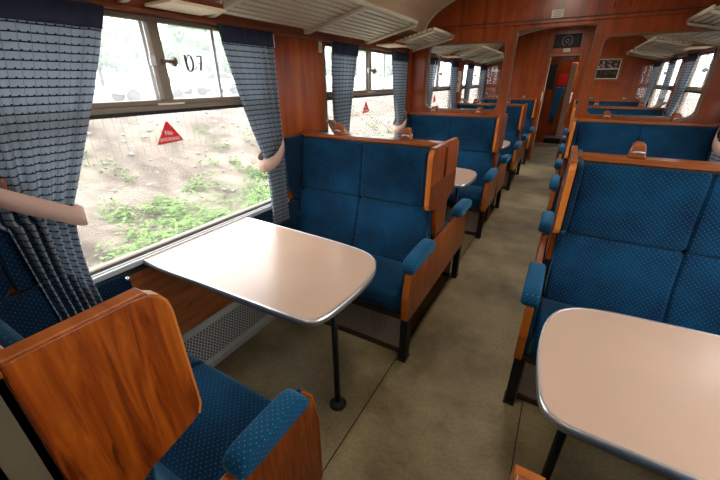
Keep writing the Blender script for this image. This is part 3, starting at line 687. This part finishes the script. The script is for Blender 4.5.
# ------------------------------------------------------------------ curtains
def make_curtain(X, c, which, lab, inner_top=None, seed=0, wide=0):
    """which: 'a' hangs at the near side (smaller y) of the window, 'b' at the far side"""
    rnd = random.Random(seed); d = 1 if which == 'a' else -1      # d: direction from outer edge to window middle
    yo = c-d*.70
    r = empty('curtain', (X(0), yo, 0), lab, 'curtain', 'tied-back blue curtains'); s = 1 if X(1) > X(0) else -1
    it = inner_top or .42
    ZT, ZB, ZK = 1.715, .60, 1.035
    NP = 6.5; ph = rnd.random()*6
    def edges(z):
        if z > ZK:
            t = (ZT-z)/(ZT-ZK); tt = t**1.15
            return -wide+.02+.035*t**2.2*(1-wide*8), it + (.205-it)*tt
        t = (ZK-z)/(ZK-ZB)
        return .055-.015*t**.8-wide*(1-t*.9), .205-.015*math.sin(t*3.1)-.015*t
    def pos(u, z):
        a, b = edges(z); y = a+(b-a)*u
        w = b-a; k = 1
        amp = .005+.016*max(0, 1-abs(w-.15)/.30)
        zz = (ZT-z)
        x = .064+amp*math.sin(2*math.pi*NP*u+ph+.5*math.sin(3*zz))+.006*math.sin(5.1*u*7+2*zz+ph)
        x += .012*math.exp(-((z-ZK)/.16)**2)
        return (s*x, d*y, z)
    def sheet(z0, z1, nz, nu, off=0):
        bm = bmesh.new(); uvl = bm.loops.layers.uv.new('UVMap'); g = []
        for j in range(nz+1):
            z = z0+(z1-z0)*j/nz; row = []
            for i in range(nu+1):
                p = pos(i/nu, z); row.append(bm.verts.new((p[0]+s*off, p[1], p[2])))
            g.append(row)
        for j in range(nz):
            for i in range(nu):
                f = bm.faces.new((g[j][i], g[j][i+1], g[j+1][i+1], g[j+1][i])); f.smooth = True
                for lp, (a, b) in zip(f.loops, ((i, j), (i+1, j), (i+1, j+1), (i, j+1))):
                    lp[uvl].uv = (a/nu*.62, (z0+(z1-z0)*b/nz))
        me = bpy.data.meshes.new('m'); bm.to_mesh(me); bm.free(); return me
    cl = link('cloth', sheet(ZT-.062, ZB, 60, 90), CURT, r, uv=False)
    so_ = cl.modifiers.new('thick', 'SOLIDIFY'); so_.thickness = .0012
    hd = link('heading', sheet(ZT, ZT-.075, 6, 90, .004), HEAD, r, uv=False)
    so_ = hd.modifiers.new('thick', 'SOLIDIFY'); so_.thickness = .004
    # tie-back band: from the wall hook round the gathered cloth
    loop = [(.016, .030-wide, 1.185), (.070, .032-wide, 1.165), (.118, .065-wide*.6, 1.120), (.137, .125, 1.062), (.128, .185, 1.020), (.085, .232, 1.000), (.030, .222, 1.008), (.012, .15, 1.060), (.010, .035, 1.165)]
    lp = smoothpoly(loop, 2, closed=False); bm = bmesh.new(); rows = []
    for i, (x, y, z) in enumerate(lp):
        t = i/(len(lp)-1); hw = .010+.026*min(1, math.sin(math.pi*t)*1.35)
        rows.append((bm.verts.new((s*x, d*y, z-hw)), bm.verts.new((s*x, d*(y+.006), z+hw))))
    for a, b in zip(rows, rows[1:]):
        f = bm.faces.new((a[0], b[0], b[1], a[1])); f.smooth = True
    me = bpy.data.meshes.new('m'); bm.to_mesh(me); bm.free(); tb = link('tieback', me, TIE, r)
    so_ = tb.modifiers.new('thick', 'SOLIDIFY'); so_.thickness = .003
    bm = bmesh.new(); tubepts(bm, [(s*.0, d*.03, 1.185), (s*.03, d*.03, 1.185), (s*.036, d*.03, 1.198)], .006, 8); tubepts(bm, [(s*.004, d*.03, 1.185), (s*.009, d*.03, 1.185)], .020, 12)
    bm_obj('tieback_hook', bm, BRASS, r, smooth=True)
    return r
BRASS = plain('worn_brass', (.55, .38, .22), .3, .8)
make_curtain(L_, WC[1], 'a', 'large blue striped curtain at the left edge, tied back with a pink band', .51, 1, wide=.05)
make_curtain(L_, WC[1], 'b', 'blue curtain left of the wood panel, drawn across the right of the sign window', .40, 2)
make_curtain(L_, WC[2], 'a', 'curtain at the near side of the second left window, right of the wood panel', .42, 3)
make_curtain(L_, WC[2], 'b', 'narrow curtain at the far side of the second left window, next to the partition', .34, 4)
make_curtain(L_, WC[3], 'a', 'leftmost curtain seen through the left partition window', .40, 5)
make_curtain(L_, WC[3], 'b', 'second curtain from the left seen through the left partition window', .38, 6)
make_curtain(L_, WC[4], 'a', 'third curtain through the left partition window, right of the poster', .40, 7)
make_curtain(L_, WC[4], 'b', 'rightmost curtain seen through the left partition window, near the end wall', .38, 8)
make_curtain(R_, WC[2], 'b', 'curtain at the right edge of the photo, tied back beside the dark bench', .40, 9)
make_curtain(R_, WC[3], 'a', 'rightmost curtain seen through the right partition window', .42, 10)
make_curtain(R_, WC[3], 'b', 'wide curtain in the middle of the right partition window view', .42, 11)
make_curtain(R_, WC[4], 'a', 'curtain on the far right-hand window, its near side', .40, 12)
make_curtain(R_, WC[4], 'b', 'curtain on the far right-hand window, nearest the end wall', .40, 13)
# curtain-rail end plates
k = 0
for X, yy, lab in ((L_, 1.735, 'small cream rail end plate left of the wood panel'), (L_, 2.215, 'small cream rail end plate right of the wood panel')):
    s = 1
    r = box('rail_end_plate', .0, .016, yy-.016, yy+.016, 1.645, 1.712, WHITE, None, .003)
    tag(r, lab, 'curtain rail end plate')
    textmesh('number', '5', .030, INK, Matrix.Translation((.0165, yy, 1.676)) @ Matrix(((0, 0, 1, 0), (1, 0, 0, 0), (0, 1, 0, 0), (0, 0, 0, 1))), r)

# ------------------------------------------------------------------ stickers and signs on the glass
def onglass(y, z, x): return Matrix.Translation((x, y, z)) @ Matrix(((0, 0, 1, 0), (1, 0, 0, 0), (0, 1, 0, 0), (0, 0, 0, 1)))
def tri(y, lab, nm=True):
    o = prism('warning_sticker', [(y-.062, 1.197), (y+.062, 1.203), (y+.066, 1.210), (y+.006, 1.296), (y-.004, 1.296), (y-.064, 1.204)], 'x', -.0285, -.0275, RED); tag(o, lab, 'sticker')
    textmesh('lettering', 'No', .030, PAPER, onglass(y, 1.245, -.0270), o); textmesh('lettering', 'SMOKING', .023, PAPER, onglass(y, 1.216, -.0270), o)
tri(WC[1]+.0, 'red triangular warning sticker on the first left window'); tri(WC[2]+.0, 'red triangular warning sticker on the second left window')
tri(WC[3]+.0, 'red triangular sticker on the window seen through the left partition window')
pz = box('paper_sign', -.0320, -.0312, 1.152, 1.282, 1.496, 1.592, TPAPER); tag(pz, 'white paper with hand-lettered D7 on the left window', 'sign')
def stroke(pts, r, y0, z0, k, par, x=-.0305):
    bm = bmesh.new()
    P = smoothpoly(pts, 2, closed=False)
    prev = None
    for i, p in enumerate(P):
        q = P[min(i+1, len(P)-1)]; o_ = P[max(i-1, 0)]; t = (q[0]-o_[0], q[1]-o_[1]); L = math.hypot(*t) or 1
        rr = r[0]+(r[1]-r[0])*i/(len(P)-1); nx, nz = -t[1]/L*rr, t[0]/L*rr
        v = (bm.verts.new((x, y0+(p[0]+nx)*k, z0+(p[1]+nz)*k)), bm.verts.new((x, y0+(p[0]-nx)*k, z0+(p[1]-nz)*k)))
        if prev: bm.faces.new((prev[0], prev[1], v[1], v[0]))
        prev = v
    o = bm_obj('letter', bm, INK, par); o.modifiers.new('t', 'SOLIDIFY').thickness = .0004
# D : thick left stem, thin upstroke, thick bowl, tail; 7 with cross bar
D = [([(0, 1.05), (.02, .5), (.10, .0)], (.10, .095)), ([(.10, .62), (.18, .95), (.36, 1.1), (.54, .92)], (.03, .05)), ([(.50, .98), (.64, .55), (.56, .15), (.40, -.02)], (.09, .08)), ([(.44, .0), (.28, -.10), (.10, .0)], (.05, .05)), ([(.58, .12), (.70, .06), (.80, .14), (.88, .30)], (.02, .03))]
for pts, r in D: stroke(pts, r, 1.172, 1.515, .062, pz)
for pts, r in (([(.0, 1.0), (.3, 1.02), (.50, 1.0)], (.04, .05)), ([(.48, 1.02), (.38, .5), (.24, .0)], (.07, .10)), ([(.12, .48), (.34, .50), (.54, .49)], (.025, .025))): stroke(pts, r, 1.172+.060, 1.515, .062, pz)
ps = box('paper_sign', -.0180, -.0172, 2.66, 2.79, 1.496, 1.592, TPAPER); tag(ps, 'white paper with hand-lettered D5 on the second left window', 'sign')
for pts, r in D: stroke(pts, r, 2.680, 1.513, .065, ps, -.0165)
for pts, r in (([(.42, .90), (.12, .90), (.08, .58), (.3, .6), (.44, .42), (.36, .12), (.12, .02), (.0, .12)], (.05, .06)),): stroke(pts, r, 2.680+.058, 1.513, .065, ps, -.0165)

# ------------------------------------------------------------------ small wall things
nt_ = box('notice_plate', 1.300, 1.392, YP0-.004, YP0-.0005, 1.952, 2.012, PAPER_C := plain('cream_notice', (.62, .58, .46), .6)); tag(nt_, 'small cream notice above the aisle opening of the partition', 'notice')
for q, (zz, wdt) in enumerate(((1.998, .06), (1.986, .07), (1.974, .05), (1.963, .065))): box('printed_line', 1.346-wdt/2, 1.346+wdt/2, YP0-.0048, YP0-.0041, zz-.0015, zz+.0015, INK, nt_)
sp = box('loudspeaker', 1.135, 1.535, YE-.070, YE-.021, 1.985, 2.185, BLK, None, .006); tag(sp, 'black square loudspeaker panel above the far doorway', 'loudspeaker')
for rr in (.078, .026):
    bm = bmesh.new(); tubepts(bm, [(1.335+rr*math.cos(a*math.pi/16), YE-.074, 2.08+rr*math.sin(a*math.pi/16)) for a in range(-6, 23)] if rr > .05 else [(1.335+rr*math.cos(a*math.pi/16), YE-.074, 2.08+rr*math.sin(a*math.pi/16)) for a in range(33)], .006, 6)
    o = bm_obj('ring', bm, GREYM, sp, smooth=True)
o = box('label_plate', 1.30, 1.405, YE-.026, YE-.021, 1.915, 1.965, PAPER_C); tag(o, 'little cream plate between the loudspeaker and the far doorway', 'notice')
for k_ in range(2): box('printed_line', 1.315, 1.39, YE-.027, YE-.0262, 1.93+.016*k_, 1.934+.016*k_, INK, o)
pf = empty('framed_picture', (2.035, YE-.021, 1.63), 'framed two-part dark picture on the end wall, seen through the right partition window', 'picture')
plate('frame', [(-.20, -.19), (.20, -.19), (.20, .19), (-.20, .19)], [[(-.165, -.155), (.165, -.155), (.165, .155), (-.165, .155)]], 'y', -.022, 0, WX, pf)
plate('cream_border', [(-.164, -.154), (.164, -.154), (.164, .154), (-.164, .154)], [[(-.150, .008), (.150, .008), (.150, .142), (-.150, .142)], [(-.150, -.142), (.150, -.142), (.150, -.006), (-.150, -.006)]], 'y', -.014, -.010, CREAM, pf)
def photo_mat(nm, a, b_, sc):
    m, t, b = nt(nm); tc = N(t, 'ShaderNodeTexCoord'); no = N(t, 'ShaderNodeTexVoronoi'); no.inputs['Scale'].default_value = sc; t.links.new(tc.outputs['Object'], no.inputs['Vector'])
    mx = N(t, 'ShaderNodeValToRGB'); mx.color_ramp.elements[0].color = (*b_, 1); mx.color_ramp.elements[0].position = .1; mx.color_ramp.elements[1].color = (*a, 1); mx.color_ramp.elements[1].position = .5
    t.links.new(no.outputs['Distance'], mx.inputs[0]); t.links.new(mx.outputs[0], b.inputs['Base Color']); b.inputs['Roughness'].default_value = .25; return m
box('upper_picture', -.15, .15, -.0098, -.004, .008, .142, photo_mat('mottled_picture', (.04, .035, .03), (.45, .40, .34), 22), pf)
box('lower_picture', -.15, .15, -.0098, -.004, -.142, -.006, photo_mat('dark_picture', (.02, .02, .02), (.06, .055, .05), 14), pf)
po = box('poster', .0, .004, 5.72, 6.02, 1.30, 1.60, plain('buff_poster', (.55, .47, .32), .6)); tag(po, 'buff poster on the left wall between the two windows beyond the partition', 'poster')
for a in range(3): box('printed_patch', .0042, .005, 5.80+.03*a, 5.86+.03*a, 1.34+.085*a, 1.38+.085*a, RED if a != 1 else INK, po)
o = box('wall_plate', .13, .24, YE-.032, YE-.021, 1.62, 1.72, WHITE, None, .004); tag(o, 'small cream plate high on the end wall, seen through the left partition window', 'wall plate')
box('keyhole', .175, .195, YE-.0345, YE-.0325, 1.645, 1.695, INK, o)
# vestibule contents
BL2 = plain('light_blue_cloth', (.03, .24, .48), .8); SKINT = plain('beige_door_paint', (.50, .36, .26), .5)
bt = [(1.06, 1.31, 1.30, .08), (1.08, 1.28, .95, .05), (1.10, 1.25, .55, .06)]
bm = bmesh.new(); rows = []
for z, xa, xb in ((1.30, 1.20, 1.40), (1.27, 1.19, 1.405), (1.1, 1.185, 1.38), (.9, 1.19, 1.35), (.7, 1.18, 1.33), (.45, 1.18, 1.30)):
    ring = [(xa+(xb-xa)*i/20, 10.84+.02*math.sin(i*1.35), z) for i in range(21)]+[(xa+(xb-xa)*i/20, 10.90+.018*math.sin(i*1.35), z) for i in range(20, -1, -1)]
    rows.append([bm.verts.new(p) for p in ring])
for a, b in zip(rows, rows[1:]):
    for i in range(len(a)): bm.faces.new((a[i], a[(i+1) % len(a)], b[(i+1) % len(a)], b[i]))
bm.faces.new(rows[0]); bm.faces.new(rows[-1][::-1])
o = bm_obj('blue_drape', bm, BL2, smooth=True); tag(o, 'light blue cloth hanging in the gangway beyond the far doorway', 'drape')
g = empty('gangway_door', (1.50, 10.30, .10), 'tall beige door leaf standing open in the gangway', 'door')
box('door_leaf', -.055, .055, 0, .5, 0.003, 1.72, SKINT, g, .004); box('door_handle', -.075, -.056, .06, .10, .95, 1.03, CHROME, g)
o = box('dark_glass_panel', .98, 1.16, 10.185, 10.199, 1.26, 1.80, RUB, None, .004); tag(o, 'dark glass panel beside the gangway beyond the far doorway', 'glass panel')
o = box('gangway_panel', 1.17, 1.44, 10.93, 10.96, .1005, 1.95, WALLW, None, .003); tag(o, 'orange wooden panel with a red patch above the light blue cloth in the gangway', 'panel')
box('red_patch', 1.205, 1.40, 10.922, 10.9295, 1.34, 1.60, RED, o)

# ------------------------------------------------------------------ outside
def hgt(x, y):
    if x > 0:
        h = -1.0
    else:
        t = max(0, min(1, (-x-3.6)/5.8)); t = t*t*(3-2*t)
        h = -1.05+1.6*t
    h += .10*math.sin(x*1.3+y*.7)*math.sin(y*.9+1)+.05*math.sin(x*3.1+y*2.3)
    if -.6 < x < W+.6: h = -1.2
    return h
bm = bmesh.new(); xs = [-120, -70, -45, -32, -25, -20, -16, -13, -11]+[-10+.35*i for i in range(27)]+[-.5, 1.3, 3.2, 5, 8, 15, 40, 120]; ys = [-60, -30, -15, -8, -4]+[-2+.45*i for i in range(60)]+[28, 35, 45, 60, 90, 140]
g = [[bm.verts.new((x, y, hgt(x, y)+(random.uniform(-.04, .04) if -10 < x < -1 else 0))) for y in ys] for x in xs]
for i in range(len(xs)-1):
    for j in range(len(ys)-1): bm.faces.new((g[i][j], g[i+1][j], g[i+1][j+1], g[i][j+1]))
struct(bm_obj('ground', bm, GROUND, smooth=True))
# weeds
bm = bmesh.new()
def leafs(cx, cy, n, R, h, sz):
    for _ in range(n):
        a = random.uniform(0, 6.28); r = R*math.sqrt(random.random()); x, y = cx+r*math.cos(a), cy+r*math.sin(a)
        z = hgt(x, y)+random.uniform(.0, h)*(1-.5*r/R)
        b = random.uniform(0, 6.28); l = sz*random.uniform(.6, 1.4); w = l*.28; t = random.uniform(-.3, .9)
        dx, dy = math.cos(b), math.sin(b)
        P = [(x, y, z), (x+dx*l*.5-dy*w, y+dy*l*.5+dx*w, z+t*l*.6), (x+dx*l, y+dy*l, z+t*l*.6), (x+dx*l*.5+dy*w, y+dy*l*.5-dx*w, z+t*l*.6)]
        bm.faces.new([bm.verts.new(p) for p in P])
for _ in range(420):
    x = -random.uniform(1.9, 5.4); y = random.uniform(.2, 12)
    if x < -4.2 and math.sin(y*1.9+x)+random.random() < .6: continue
    leafs(x, y, 60, random.uniform(.15, .45), random.uniform(.08, .32), .085)
for _ in range(60):
    leafs(-random.uniform(4.2, 7.5), random.uniform(1, 16), 40, random.uniform(.12, .35), random.uniform(.1, .3), .09)
tag(bm_obj('weeds', bm, LEAF), 'bright green low weeds on the earth outside the left windows', 'weeds', kind='stuff')
# loose stones
bm = bmesh.new()
for _ in range(900):
    x = -random.uniform(2.2, 9); y = random.uniform(0, 20); r = random.uniform(.015, .07)
    mt = Matrix.Translation((x, y, hgt(x, y)+r*.2)) @ Matrix.Rotation(random.uniform(0, 6), 4, 'Z') @ Matrix.Diagonal((r*random.uniform(.7, 1.5), r, r*.6, 1))
    bmesh.ops.create_icosphere(bm, subdivisions=1, radius=1, matrix=mt)
tag(bm_obj('stones', bm, plain('pale_stone', (.24, .215, .19), .9)), 'pale stones strewn on the earth bank outside', 'stones', kind='stuff')
# thin wire fence
fe = empty('fence', (-6.9, 12, 0), 'thin upright wire fence on the earth bank outside the left windows', 'fence')
bm = bmesh.new()
for i in range(125):
    y = -10+.17*i; z = hgt(-6.9, y+12); tubepts(bm, [(0, y, z-.1), (random.uniform(-.03, .03), y+random.uniform(-.02, .02), z+.95)], .006, 4)
bm_obj('wire_uprights', bm, plain('rusty_wire', (.16, .13, .11), .7), fe)
bm = bmesh.new()
for dz in (.2, .85): tubepts(bm, [(0, -10+.5*i, hgt(-6.9, 2+.5*i)+dz) for i in range(43)], .005, 4)
bm_obj('horizontal_wires', bm, plain('grey_wire', (.2, .18, .16), .7), fe)
# distant parked cars
def make_car(col, nm):
    r = empty('car', (0, 0, 0), '', '')
    paint = plain('car_paint_'+nm, col, .3)
    body = [(-2.1, .32), (-2.12, .70), (-1.9, .86), (-1.2, .93), (-.55, 1.38), (.9, 1.42), (1.65, 1.0), (2.08, .92), (2.12, .35)]
    prism('body', smoothpoly([(a, b) for a, b in body], 1), 'x', -.82, .82, paint, r, .06, 3)
    for s in (-1, 1): prism('side_window', [(-1.05, .95), (-.48, 1.32), (.85, 1.36), (1.35, 1.0)], 'x', s*.822-.004, s*.822+.004, RUB, r)
    for s in (-1, 1):
        for y in (-1.35, 1.3):
            bm = bmesh.new(); tubepts(bm, [(s*.66, y, .33), (s*.86, y, .33)], .33, 20); bm_obj('wheel', bm, RUB, r, smooth=True)
    return r
c1 = make_car((.75, .75, .75), 'white'); c2 = make_car((.25, .3, .33), 'grey')
for k_, (p, y, x, lab) in enumerate(((c1, 12.7, -20, 'white car parked beyond the bank, left of the window catch'), (c2, 8.0, -21, 'grey car parked outside, cut by the large left curtain'), (c1, 17.5, -20.5, 'white car parked outside below the paper sign'), (c2, 22.5, -21, 'grey car outside, right of the paper sign'))):
    o = p if p not in used else copy_tree(p); used.add(p); o.location = (x, y, hgt(x, y)); tag(o, lab, 'car', 'cars parked beyond the bank')
# trees
def tree(x, y, h, R, lab, sd_):
    rnd = random.Random(sd_); r = empty('tree', (x, y, hgt(x, y)), lab, 'tree', 'trees on the horizon')
    tube('trunk', [(0, 0, -.1), (.1, .05, h*.3), (0, .1, h*.6)], [.22, .17, .08], BARK, r)
    bm = bmesh.new()
    blobs = [(rnd.gauss(0, R*.42), rnd.gauss(0, R*.42), h*rnd.uniform(.42, .95), R*rnd.uniform(.32, .5)) for _ in range(12)]
    for bx, by, bz, br in blobs:
        bmesh.ops.create_icosphere(bm, subdivisions=2, radius=br*.86, matrix=Matrix.Translation((bx, by, bz)))
    for _ in range(2600):
        (bx, by, bz, br) = rnd.choice(blobs); v = Vector((rnd.gauss(0, 1), rnd.gauss(0, 1), rnd.gauss(0, 1))).normalized()*br*rnd.uniform(.75, 1)
        p = Vector((bx, by, bz))+v; a = Vector((rnd.gauss(0, 1), rnd.gauss(0, 1), rnd.gauss(0, 1))).normalized(); b = a.orthogonal().normalized(); s = .30
        bm.faces.new([bm.verts.new(p+q) for q in (a*s, b*s*.5, -a*s, -b*s*.5)])
    bm_obj('crown', bm, TREEL, r)
for k_, (x, y, h, R, lab) in enumerate(((-33, 10, 6.0, 3.2, 'pale tree on the horizon behind the large curtain edge'), (-38, 19, 7.5, 3.4, 'tallest pale tree seen through the left sliding pane'), (-33, 27, 6.2, 3.2, 'pale tree beside the window glazing bar'), (-38, 36, 5.0, 3.2, 'pale tree behind the paper sign'), (-36, 46, 4.6, 3.4, 'low pale tree right of the paper sign'), (-36, 60, 6.5, 4, 'pale tree seen through the second left window'), (-36, 78, 6, 4, 'distant pale tree at the far side of the second left window'))):
    tree(x, y, h, R, lab, 40+k_)
